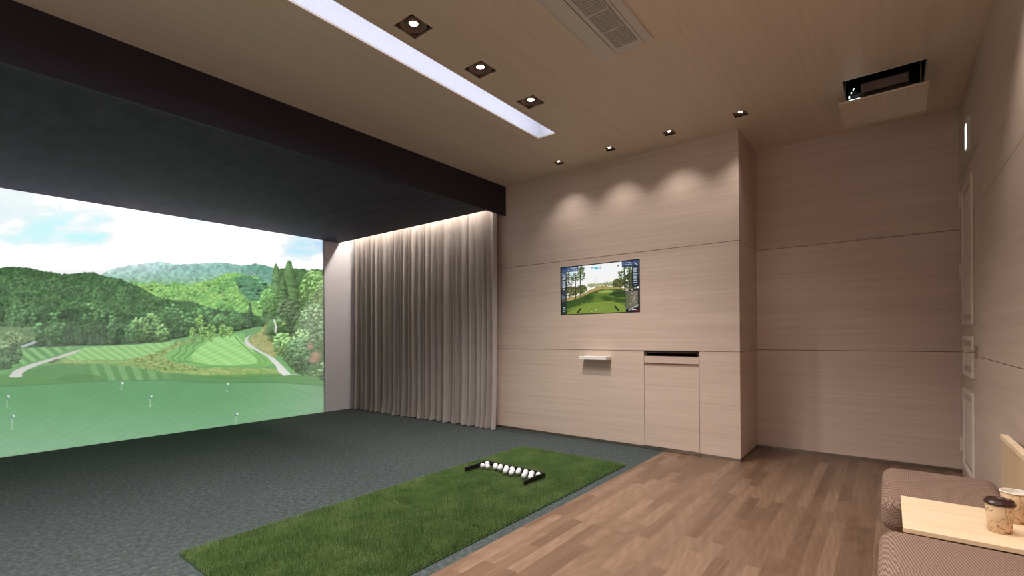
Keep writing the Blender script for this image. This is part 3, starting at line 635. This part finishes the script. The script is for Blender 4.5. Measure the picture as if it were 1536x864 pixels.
yy = np.concatenate([np.linspace(PY0, .5, 130)[:-1], .5 + (PY1 - .5) * (1 - (1 - np.linspace(0, 1, 620)) ** 1.0)]); zz = np.linspace(.004, ZS - .002, 460)
YY, ZZ = np.meshgrid(yy, zz)
dx, dy, dz = XS, YY, ZZ - CAMH                # where each point of the cloth falls in the picture's own layout
den = dx * fw.x + dy * fw.y + dz * fw.z
px = 768 + FPX * (dx * rt.x + dy * rt.y + dz * rt.z) / den; py = CYP - FPX * (dx * up.x + dy * up.y + dz * up.z) / den
pic = lin(c.at(px, py))
pic = np.clip(pic - SCREEN_LIFT, 0, 2)
pic *= (1 + .35 * sstep(.85, 1.0, pic.min(-1)))[..., None]
pic *= sstep(PY1, PY1 - .045, YY)[..., None]
P = np.stack([np.full(YY.shape, .0015), YY - 2, ZZ], -1)
o = picture_mesh('projected_picture', M['projection'], P, pic, scr); o['label'] = 'projected picture of a golf course with wooded hills'

# ---------------------------------------------------------------- curtain
cur = thing('curtain', 'tall greige pleated curtain hanging beside the screen from the dark soffit', 'curtain', (-5.2, 4.5, 0))
R = np.random.default_rng(12)
xs = np.linspace(-6.70, -3.752, 1000)
nf = 31; wd = R.uniform(.45, 1.7, nf); wd = wd / wd.sum() * (xs[-1] - xs[0]); ed = np.concatenate([[0], np.cumsum(wd)]) + xs[0]
ph = np.interp(xs, ed, np.arange(nf + 1)); amp = np.interp(xs, ed, R.uniform(.55, 1.15, nf + 1)); mid = np.interp(xs, ed, R.uniform(-.012, .012, nf + 1))
zs = np.concatenate([[.002, .012, .03, .06, .1], np.linspace(.16, 2.86, 40)])
ksw = R.uniform(-1, 1, nf + 1)
V = []
for z in zs:
    t = z / 2.86
    sway = np.interp(xs, ed, ksw) * .03 * (1 - t) ** 2 + .004 * np.sin(z * 1.7 + xs * 3)
    p = ph + sway * 1.2
    w = np.sin(2 * np.pi * p); w = np.sign(w) * np.abs(w) ** .8
    w2 = .22 * np.sin(2 * np.pi * p * 2 + 1.3 + z * .4) + .35 * np.sin(2 * np.pi * p * .37 + 2 + z * .25)
    hem = np.interp(xs, ed, R.uniform(0, 1, nf + 1) * 0 + (np.arange(nf + 1) % 3 == 0) * 1.0)
    y = 4.515 + mid + (.037 + .010 * (1 - t) + .012 * np.exp(-z / .18)) * amp * (w + w2) - .02 * (1 - t) ** 2 - .024 * hem * np.exp(-z / .05)
    V.append(np.stack([xs + sway + 5.2, y - 4.5, np.full(xs.shape, z) + (np.interp(xs, ed, ksw) * .004 + .004) * (z < .02)], -1))
V = np.array(V); ny, nx = V.shape[:2]
me = bpy.data.meshes.new('cloth'); idx = np.arange(ny * nx).reshape(ny, nx)
me.from_pydata(V.reshape(-1, 3).tolist(), [], np.stack([idx[:-1, :-1], idx[:-1, 1:], idx[1:, 1:], idx[1:, :-1]], -1).reshape(-1, 4).tolist())
me.polygons.foreach_set('use_smooth', [True] * len(me.polygons)); me.materials.append(M['curtain'])
o = bpy.data.objects.new('cloth', me); COL.objects.link(o); o.parent = cur
md = o.modifiers.new('thickness', 'SOLIDIFY'); md.thickness = .003; md.offset = 0
m = MB(); m.box(-1.54, 1.445, -.012, .03, 2.862, 2.885); m.build('curtain_track', M['white_gloss'], cur)

# LED strip over the curtain
m = MB(); m.box(-6.72, XB - .05, 4.385, 4.415, 2.845, 2.853); o = m.build('led_strip', M['strip'])
m = MB(); m.box(-6.72, XB - .05, 4.38, 4.42, 2.853, ZC - .07); q = m.build('strip_bracket', M['white_gloss'], o)
tag(o, 'warm LED strip hidden in the pocket above the curtain', 'light')

# ---------------------------------------------------------------- ceiling slot light
sl = thing('slot_light', 'long white recessed slot light running along the wood ceiling', 'light', ((SLOT[0] + SLOT[1]) / 2, 1, ZC))
a, b, c0, d0 = SLOT[0] - sl.location.x, SLOT[1] - sl.location.x, SLOT[2] - 1, SLOT[3] - 1
m = MB(); D = .20                             # a deep white channel, lit from a strip hidden on its near side
m.box(a - .006, a, c0 - .006, d0 + .006, 0.0125, D); m.box(b, b + .006, c0 - .006, d0 + .006, 0.0125, D); m.box(a, b, c0 - .006, c0, 0.0125, D); m.box(a, b, d0, d0 + .006, 0.0125, D); m.box(a, b, c0, d0, D, D + .006)
m.build('housing', M['channel'], sl)
m = MB(); m.box(b - .008, b, c0 + .01, d0 - .03, .03, .06); m.build('led_strip', M['slot'], sl)

# ---------------------------------------------------------------- square downlights
def downlight(h, deep, rl, label, p, power, spot, blend, lift, group, tilt=0):
    t = thing('downlight', label, 'ceiling light', (p[0], p[1], ZC), group)
    m = MB(); m.box(-h - .004, -h, -h - .004, h + .004, .001, deep); m.box(h, h + .004, -h - .004, h + .004, .001, deep); m.box(-h, h, -h - .004, -h, .001, deep); m.box(-h, h, h, h + .004, .001, deep); m.box(-h, h, -h, h, deep, deep + .004)
    m.build('housing', M['can'], t)
    m = MB(); m.lathe([(rl * 1.35, deep - .004), (h * .93, .012), (h * .97, .012), (rl * 1.45, deep - .002), (rl * 1.35, deep - .004)], (0, 0, 0), 32); m.build('reflector', M['can'], t, True)
    m = MB(); m.lathe([(rl * 1.05, deep - lift - .003), (rl * 1.4, deep - lift), (rl * 1.4, deep), ], (0, 0, 0), 28); m.build('lamp_ring', M['ring'], t, True)
    m = MB(); m.lathe([(.0005, deep - lift - .006), (rl * .6, deep - lift - .005), (rl, deep - lift - .001), (rl, deep - lift + .004)], (0, 0, 0), 28); m.build('lamp', M['lamp'], t, True)
    ld = bpy.data.lights.new('spot', 'SPOT'); ld.energy = power; ld.color = WARM; ld.spot_size = math.radians(spot); ld.spot_blend = blend; ld.shadow_soft_size = rl * 2.2
    lo = bpy.data.objects.new('spot', ld); COL.objects.link(lo); lo.parent = t; lo.location = (0, 0, -.004); lo.rotation_euler = (tilt, 0, 0)
    return t
M['can'] = plain('dark_bronze_can', srgb(112, 90, 80), .45, .5); M['ring'] = plain('lamp_ring_metal', srgb(150, 130, 112), .4, .5, .6)
big = downlight(.083, .05, .026, 'large square black downlight in the ceiling, nearest of three beside the slot light', ROW[0], P_ROW, 134, .8, .028, 'large downlights beside the slot light')
copy_thing(big, (*ROW[1], ZC), 'large square black downlight in the ceiling, middle of three beside the slot light')
copy_thing(big, (*ROW[2], ZC), 'large square black downlight by the far end of the slot light')
for i, p in enumerate(ROW_FILL): o = copy_thing(big, (*p, ZC), 'large square downlight added out of view beside the slot light'); o['group'] = 'added downlights out of view'  # lamps out of view, added to give the room more light
for i, p in enumerate(ROOM_FILL):  # unseen lamp, added to brighten the room
    o = copy_thing(big, (*p, ZC), 'large square downlight added out of view over the rear of the room'); o['group'] = 'added downlights over the rear of the room'
    for ch in o.children:
        if ch.type == 'LIGHT': ch.data = ch.data.copy(); ch.data.energy = P_ROOM_FILL
for i, p in enumerate(REAR_FILL[1:]):  # unseen lamps, added so the rear wall bounces soft fill forward
    o = copy_thing(big, (*p, ZC), 'large square fill downlight added to wash the unseen white rear wall'); o['group'] = 'added fill downlights along the rear wall'
    for ch in o.children:
        if ch.type == 'LIGHT': ch.data = ch.data.copy(); ch.data.energy = P_REAR_FILL
sm = downlight(.052, .042, .016, 'small square downlight close to the panelled wall, nearest the dark beam', WALLD[0], P_WALL, 102, 1.0, .022, 'small downlights along the panelled wall', 0)
copy_thing(sm, (*WALLD[1], ZC), 'small square downlight close to the panelled wall, second from the dark beam')
copy_thing(sm, (*WALLD[2], ZC), 'small square downlight close to the panelled wall, third from the dark beam')
copy_thing(sm, (*WALLD[3], ZC), 'small square downlight at the ceiling corner where the panelled wall steps back')
for i, p in enumerate(BENCHD):
    o = copy_thing(sm, (*p, ZC), 'small square downlight over the bench on the right wall'); o['group'] = 'downlights over the bench'
    for ch in o.children:
        if ch.type == 'LIGHT': ch.data = ch.data.copy(); ch.data.energy = P_BENCH; ch.data.spot_size = math.radians(110); ch.data.spot_blend = .6

# ---------------------------------------------------------------- air conditioner
ac = thing('air_conditioner', 'grey ceiling cassette air conditioner with a slatted intake grille', 'air conditioner', (-1.315, 2.27, ZC))
AX0, AX1, AY0, AY1 = -.182, .182, -.62, .62
m = MB(); m.box(AX0, AX1, AY0, AY1, -.012, .0); m.build('panel', M['grey_plastic'], ac, bevel=.004)
m = MB(); m.box(-.168, -.0635, AY0 + .105, AY1 - .11, -.0155, -.012, 0); m.build('vane', M['grey_plastic'], ac, bevel=.0015)
m = MB(); m.box(-.1705, -.061, AY0 + .1025, AY1 - .1075, -.0126, -.012); m.build('vane_gap', M['dark_gap'], ac)
m = MB()
for x in (-.0615, .1285): m.box(x - .0012, x + .0012, AY0 + .02, AY1 - .01, -.0125, -.012)
m.build('grille_gap', M['dark_gap'], ac)
m = MB(); gx0, gx1, gy0, gy1 = -.037, .106, AY0 + .08, AY1 - .075; m.box(gx0, gx1, gy0, gy1, -.0126, -.012, 1)
nsl = 13
for i in range(nsl):
    x = gx0 + (i + .5) * (gx1 - gx0) / nsl; m.box(x - .0030, x + .0030, gy0, gy1, -.017, -.0126, 0)
gr = m.build('grille', [M['grey_plastic'], M['dark_gap']], ac)
for y in (gy1 - .19, gy1 - .38, gy1 - .57, gy1 - .76, gy1 - .95):
    m = MB(); m.box(gx0, gx1, y - .004, y + .004, -.0185, -.0165); m.build('grille_rib', M['grey_plastic'], gr)

# ---------------------------------------------------------------- projector on its lowered hatch
lift = thing('projector_lift', 'wood-faced ceiling hatch lowered on thin rods beneath the projector shaft', 'ceiling hatch', (0, 4.48, 2.826))
m = MB(); m.box(-.280, .222, -.235, .290, -.012, 0); m.build('hatch_panel', M['ceiling'], lift)
for x in (-.243, .180):
    for y in (-.19, .20): m = MB(); m.tube((x, y, 0), (x, y, .40), .0032, 8); m.build('rod', M['steel'], lift)
m = MB(); h = HATCH; x0, x1, y0, y1 = h[0], h[1], h[2] - 4.48, h[3] - 4.48
z0, z1 = ZC + .012 - 2.83, .46
m.box(x0 - .02, x0 - .001, y0 - .02, y1 + .02, z0, z1); m.box(x1 + .001, x1 + .02, y0 - .02, y1 + .02, z0, z1); m.box(x0, x1, y0 - .02, y0 - .001, z0, z1); m.box(x0, x1, y1 + .001, y1 + .02, z0, z1)
m.build('shaft', M['shaft'] if 'shaft' in M else M['black'], lift)
m = MB(); zz0, zz1 = ZC - 2.83 + .0005, ZC - 2.83 + .045; g = .003
m.box(x0 + .0005, x0 + g, y0 + .0005, y1 - .0005, zz0, zz1); m.box(x1 - g, x1 - .0005, y0 + .0005, y1 - .0005, zz0, zz1); m.box(x0 + g, x1 - g, y0 + .0005, y0 + g, zz0, zz1); m.box(x0 + g, x1 - g, y1 - g, y1 - .0005, zz0, zz1)
m.build('shaft_lining', M['white'], lift)
pj = thing('projector', 'black ceiling projector with a lens sitting on the lowered wood hatch', 'projector', (-.02, 4.48, 2.826))
m = MB(); m.box(-.13, .14, -.16, .16, .062, .135); m.build('body', M['projector'] if 'projector' in M else plain('projector_case', srgb(104, 86, 82), .4), pj, bevel=.012, segs=3)
m = MB(); m.box(-.14, .15, -.165, .17, .012, .05); m.build('base_plate', M['black'], pj, bevel=.004)
for x in (-.11, .12):
    m = MB(); m.tube((x, 0.05, 0), (x, 0.05, .014), .016, 14); m.build('foot', M['black'], pj)
m = MB(); m.tube((-.13, -.07, .09), (-.185, -.07, .09), .038, 28); m.tube((-.185, -.07, .09), (-.195, -.07, .09), .034, 28); ln = m.build('lens', M['black'], pj, bevel=.003)
m = MB(); m.tube((-.195, -.07, .09), (-.197, -.07, .09), .027, 24); m.build('lens_glass', M['glass_lens'], ln)
m = MB(); m.box(-.204, -.197, -.165, -.158, .044, .060); m.box(-.205, -.135, -.165, -.158, .016, .030); q = m.build('glint_face', M['glint'], pj); q['label'] = 'bright white glint, modelled as a glowing face'  # white glint near the lens, built as a glowing piece
m = MB(); m.tube((-.180, -.112, .118), (-.172, -.114, .128), .003, 8); m.tube((-.193, -.108, .098), (-.188, -.110, .106), .0025, 8); m.build('lens_glint', M['glint'], ln)  # reflections on the lens, modelled as tiny glowing beads

# ---------------------------------------------------------------- television
tv = thing('television', 'flat television set flush into the panelled wall showing a tree-lined fairway', 'television', (TV[0], YF, TV[2]))
tw, th = TV[1] - TV[0], TV[3] - TV[2]
m = MB(); m.box(.002, tw - .002, .012, .045, .002, th - .002); m.build('back_case', M['black'], tv)
m = MB(); e = .009
m.box(.002, e + .002, .002, .012, .002, th - .002); m.box(tw - e, tw - .002, .002, .012, .002, th - .002); m.box(e + .002, tw - e, .002, .012, .002, e); m.box(e + .002, tw - e, .002, .012, th - e, th - .002)
m.build('bezel', M['black'], tv)
c = paint_tv(); uu = np.linspace(0, 1, 400); vv = np.linspace(0, 1, 226); UU, VV = np.meshgrid(uu, vv)
P = np.stack([e + UU * (tw - 2 * e), np.full(UU.shape, .0105), e + (1 - VV) * (th - 2 * e)], -1)
picture_mesh('display', M['tv'], P, lin(c.at(UU * 160, VV * 90)), tv)

# ---------------------------------------------------------------- white ledge under the television
sh = thing('wall_sensor', 'slim white wall-mounted box below the television', 'sensor', (-2.46, YF, .885))
m = MB(); m.box(-.160, .160, -.12, 0, 0, .036); m.build('case', M['white_gloss'], sh, bevel=.003)
m = MB(); m.box(-.146, -.128, -.075, -.057, .036, .0375); m.build('button', M['black'], sh)

# ---------------------------------------------------------------- built-in cabinet
cb = thing('cabinet', 'built-in oak veneer cabinet with an open slot above its door in the panelled wall', 'cabinet', (CAB[0], YF, 0))
cw = CAB[1] - CAB[0]
m = MB(); m.box(.002, .02, .02, .45, .03, Z1 - G); m.box(cw - .02, cw - .002, .02, .45, .03, Z1 - G); m.box(.02, cw - .02, .43, .45, .03, Z1 - G); m.box(.02, cw - .02, .02, .43, Z1 - .02, Z1 - G); m.box(.02, cw - .02, .02, .43, .03, .05)
m.build('carcass', M['carcass'] if 'carcass' in M else plain('dark_brown_lining', srgb(74, 52, 44), .6), cb)
m = MB(); m.box(.0035, cw - .0035, 0, .018, .864, .932); m.build('drop_flap', M['panel'], cb)
m = MB(); m.box(.0035, cw - .0035, 0, .018, .036, .834); m.build('door', M['panel'], cb)
m = MB(); m.box(.0035, cw - .0035, .012, .02, .834, .864); m.build('finger_groove', M['groove'] if 'groove' in M else plain('shaded_veneer_groove', srgb(150, 126, 110), .5), cb)
m = MB(); m.box(.002, cw - .002, .004, .02, .004, .032); m.build('toe_kick', M['skirting'], cb)

# ---------------------------------------------------------------- door in the right wall
dr = bpy.data.objects.new('door_1', None); COL.objects.link(dr); dr.location = (XR, 4.37, 0); struct(dr, 'pale oak panelled door in the right wall with a lever handle', 'door')
m = MB(); m.box(0, .03, -.10, -.003, 0, DZ); m.box(0, .03, -.003, .915, 2.385, DZ); m.box(0, .03, .900, .915, 0, 2.385); m.build('door_frame', M['door'] if 'door' in M else M['panel'], dr)
m = MB(); m.box(.004, .04, .0, .897, .006, 2.382); m.build('door_leaf', M['panel'], dr)
for z0, z1 in ((1.20, 2.25), (.82, 1.12), (.10, .715)):
    y0, y1 = .20, .77; m = MB(); w = .035
    for (ya, yb, za, zb) in ((y0, y0 + w, z0, z1), (y1 - w, y1, z0, z1), (y0 + w, y1 - w, z0, z0 + w), (y0 + w, y1 - w, z1 - w, z1)): m.box(-.010, .004, ya, yb, za, zb)
    m.box(-.004, .004, y0 + .085, y1 - .085, z0 + .075, z1 - .075)
    m.build('door_moulding', M['moulding'], dr, bevel=.005)
m = MB(); m.box(-.006, .004, .05, .08, .972, 1.055); m.tube((-.008, .065, 1.015), (-.055, .065, 1.015), .010, 14); m.tube((-.055, .056, 1.015), (-.055, .185, 1.012), .0095, 14); m.tube((-.004, .065, .985), (-.014, .065, .985), .009, 14)
m.build('door_handle', M['brass'], dr, bevel=.002)
for z in (2.21, 1.64, .25):
    m = MB(); m.box(-.004, .006, .885, .915, z - .055, z + .055); m.tube((-.006, .900, z - .055), (-.006, .900, z + .055), .007, 10); m.build('door_hinge', M['moulding'], dr)

# ---------------------------------------------------------------- exit sign over the door
ex = thing('exit_sign', 'small grey box sign with a glowing pale green face above the door', 'exit sign', (XR, 4.69, 2.42))
m = MB(); m.box(-.022, 0, -.045, .045, 0, .25); m.build('case', M['grey_plastic'], ex, bevel=.003)
m = MB(); m.box(-.0235, -.022, -.036, .036, .03, .20); m.build('face', M['exit_face'], ex)

# ---------------------------------------------------------------- turf mats
def turf_mat(name, label, x0, x1, y0, y1, n, seed):
    cx, cy = (x0 + x1) / 2, (y0 + y1) / 2
    t = thing('turf_mat', label, 'mat', (cx, cy, 0), 'turf mats on the carpet')
    hx, hy = (x1 - x0) / 2, (y1 - y0) / 2
    m = MB(); m.box(-hx, hx, -hy, hy, 0, .007); m.build('backing', M['turf_back'], t)
    r = np.random.default_rng(seed)
    bx = r.uniform(-hx + .004, hx - .004, n); by = r.uniform(-hy + .004, hy - .004, n)
    a = r.uniform(0, 2 * np.pi, n); w = r.uniform(.0013, .0027, n); hgt = r.uniform(.016, .031, n); ln_ = r.uniform(0, .012, n); la = r.uniform(0, 2 * np.pi, n)
    z0 = .005
    tip = np.stack([np.clip(bx + ln_ * np.cos(la), -hx - .006, hx + .006), np.clip(by + ln_ * np.sin(la), -hy + .001, hy - .001), z0 + hgt], -1)
    p0 = np.stack([bx - w * np.cos(a), by - w * np.sin(a), np.full(n, z0)], -1); p1 = np.stack([bx + w * np.cos(a), by + w * np.sin(a), np.full(n, z0)], -1)
    V = np.stack([p0, p1, tip], 1).reshape(-1, 3)
    me = bpy.data.meshes.new('pile'); me.vertices.add(3 * n); me.vertices.foreach_set('co', V.reshape(-1).astype(np.float32))
    me.loops.add(3 * n); me.loops.foreach_set('vertex_index', np.arange(3 * n, dtype=np.int32)); me.polygons.add(n)
    me.polygons.foreach_set('loop_start', (np.arange(n) * 3).astype(np.int32)); me.polygons.foreach_set('loop_total', np.full(n, 3, np.int32)); me.update(calc_edges=True)
    me.materials.append(M['turf']); o = bpy.data.objects.new('pile', me); COL.objects.link(o); o.parent = t; o['kind'] = 'stuff'
    return t
turf_mat('turf_mat', 'green turf mat at the front, without the ball tray', -2.955, -1.815,   .905, 2.093, 120000, 5)
turf_mat('turf_mat', 'green turf mat at the back, under the black ball tray', -2.955, -1.815, 2.103, 3.905, 170000, 6)

# ---------------------------------------------------------------- ball tray and balls
TZ = .033
tr = thing('ball_tray', 'black three-sided ball tray lying on the back turf mat', 'ball tray', (-2.444, 3.10, TZ))
m = MB(); m.box(-.308, .308, .022, .035, 0, .035); m.build('back_rail', M['black'], tr, bevel=.002)
for x in (-.308, .295): m = MB(); m.box(x, x + .013, -.238, .022, 0, .035); m.build('side_rail', M['black'], tr, bevel=.002)
BR = .0214
pts = [('b', -2.698, 3.022), ('a', -2.705, 3.088), ('b', -2.650, 3.030), ('a', -2.613, 3.09), ('b', -2.584, 3.050), ('a', -2.558, 3.09), ('b', -2.532, 3.050), ('a', -2.495, 3.09), ('b', -2.466, 3.050), ('c', -2.442, 3.008),
       ('a', -2.435, 3.09), ('b', -2.400, 3.050), ('c', -2.375, 3.000), ('a', -2.365, 3.09), ('b', -2.340, 3.045), ('a', -2.297, 3.09), ('b', -2.270, 3.045), ('c', -2.245, 2.995), ('a', -2.237, 3.09), ('b', -2.210, 3.045), ('c', -2.180, 2.996), ('a', -2.165, 3.088)]
Q = np.array([(x, y) for _, x, y in pts])
for it in range(400):                         # push touching balls apart
    for i in range(len(Q)):
        for j in range(i):
            d = Q[i] - Q[j]; L = np.hypot(*d)
            if L < 2 * BR + .0004: s_ = (2 * BR + .0005 - L) / 2 * d / max(L, 1e-6); Q[i] += s_; Q[j] -= s_
    Q[:, 1] = np.minimum(Q[:, 1], 3.122 - BR - .001); Q[:, 0] = np.clip(Q[:, 0], -2.739 + BR + .001, -2.149 - BR - .001)
bm = bmesh.new(); bmesh.ops.create_uvsphere(bm, u_segments=28, v_segments=18, radius=BR); me = bpy.data.meshes.new('golf_ball'); bm.to_mesh(me); bm.free()
me.polygons.foreach_set('use_smooth', [True] * len(me.polygons)); me.materials.append(M['ball'])
rows = {'a': 'tray row touching the back rail', 'b': 'middle row of the tray', 'c': 'loose front row of the tray'}
ordn = ['first', 'second', 'third', 'fourth', 'fifth', 'sixth', 'seventh', 'eighth', 'ninth', 'tenth']
order = {r_: sorted([i for i in range(len(pts)) if pts[i][0] == r_], key=lambda i: Q[i][0]) for r_ in rows}
for i in range(len(pts)):
    o = bpy.data.objects.new('golf_ball', me); COL.objects.link(o); o.location = (Q[i][0], Q[i][1], TZ + BR); o.rotation_euler = (i * .7, i * 1.3, i)
    r_ = pts[i][0]; tag(o, 'white golf ball, %s from left in the %s' % (ordn[order[r_].index(i)], rows[r_]), 'golf ball', 'golf balls in the tray')

# ---------------------------------------------------------------- bench, cushions and table on the right
bn = thing('bench', 'low wooden bench base under the brown cushions along the right wall', 'bench', (.25, 2.2, 0))
m = MB(); m.box(-.13, XR - .25 - .002, -1.1, 1.0, .06, .305); m.build('base', M['maple_up'], bn)
m = MB(); m.box(-.08, XR - .25 - .002, -1.08, .98, 0, .06); m.build('plinth', M['black'], bn)
bn = thing('upright_wall_panel', 'low upright wooden back panel with a pale cap along the right wall', 'panel', (.25, 2.2, 0))
m = MB(); m.box(.1515, .1745, -1.3, .933, .306, .655)
m.box(.1745, XR - .25 - .001, -.9, -.85, .55, .6); m.box(.1745, XR - .25 - .001, .6, .65, .55, .6); m.build('back_panel', M['maple_up'], bn)
m = MB(); m.box(.150, .176, -1.3, .935, .655, .676); m.build('back_cap', M['maple'], bn, bevel=.0015)
def cushion(label, y0, y1, x0=-.033, x1=.396, z0=.306, z1=.452, rr=.052):
    """a thick upholstered seat block with generous rounded edges and a slightly crowned top"""
    sx, sy, sz = (x1 - x0) / 2, (y1 - y0) / 2, (z1 - z0) / 2
    bm = bmesh.new(); bmesh.ops.create_cube(bm, size=2); bmesh.ops.subdivide_edges(bm, edges=bm.edges[:], cuts=23, use_grid_fill=True)
    for v in bm.verts:
        q = []
        for c_, h_ in zip(v.co, (sx, sy, sz)):            # crowd the points toward the rounded edges
            q.append(math.copysign(abs(c_) ** .6, c_) * h_)
        inner = [max(-(h_ - rr), min(h_ - rr, c_)) for c_, h_ in zip(q, (sx, sy, sz))]
        d = Vector([c_ - i_ for c_, i_ in zip(q, inner)]); L = d.length
        p = Vector(inner) + (d / L * rr if L > 1e-6 else d)
        if p.z > 0: p.z += .0015 * max(0, 1 - (p.x / sx) ** 2) * max(0, 1 - (p.y / sy) ** 2)
        v.co = p
    me = bpy.data.meshes.new('seat_cushion'); bm.to_mesh(me); bm.free()
    me.polygons.foreach_set('use_smooth', [True] * len(me.polygons)); me.materials.append(M['weave'])
    o = bpy.data.objects.new('seat_cushion', me); COL.objects.link(o); o.location = ((x0 + x1) / 2, (y0 + y1) / 2, (z0 + z1) / 2)
    return tag(o, label, 'cushion', 'seat cushions on the bench')
cushion('thick brown woven seat cushion beyond the small table, nearer the door', 2.555, 3.20)
cushion('thick brown woven seat cushion in front of the small table, at the picture corner', 1.46, 2.192)
tb = thing('side_table', 'pale maple table board between the two brown cushions, carrying the cups', 'table', (.215, 2.36, .305))
m = MB(); m.box(-.181, .182, -.207, .212, .149, .165); m.build('table_top', M['maple'], tb, bevel=.0015)
m = MB(); m.box(-.10, .17, -.16, .18, .0, .149); m.build('pedestal', M['maple_up'], tb)

def cup(label, x, y, lid):
    t = thing('paper_cup', label, 'cup', (x, y, .470))
    m = MB()
    if lid: m.lathe([(.0005, .003), (.0285, .003), (.0285, 0), (.0295, .002), (.0375, .098), (.0365, .098), (.0365, .097), (.0005, .097)], (0, 0, 0), 40)
    else: m.lathe([(.0005, .003), (.0285, .003), (.0285, 0), (.0295, .002), (.0380, .106), (.0372, .106)], (0, 0, 0), 40)
    m.build('sleeve', M['cup'], t, True)
    m = MB()
    if lid:
        m.lathe([(.0370, .0935), (.0395, .0935), (.0400, .097), (.0395, .101), (.0372, .1025), (.0360, .108), (.0345, .1095), (.0335, .107), (.0320, .1035), (.0005, .1035)], (0, 0, 0), 40); m.build('lid', M['cup_lid'], t, True)['label'] = 'dark brown plastic lid'
    else:
        m.lathe([(.0372, .106), (.0285, .008), (.0005, .008)], (0, 0, 0), 40); m.build('lining', M['cup_white'], t, True)
        m = MB(); n = 40
        m.lathe([(.0372 + .0021 * math.cos(q) + .0012, .1065 + .0021 * math.sin(q)) for q in [2 * math.pi * i / 10 for i in range(11)]], (0, 0, 0), n); m.build('rim', M['cup_white'], t, True)['label'] = 'rolled white rim'
    return t
cup('swirl-printed paper cup with a dark brown lid on the maple table', .292, 2.305, True)
cup('swirl-printed paper cup without a lid, open white rim, behind the lidded cup', .350, 2.455, False)
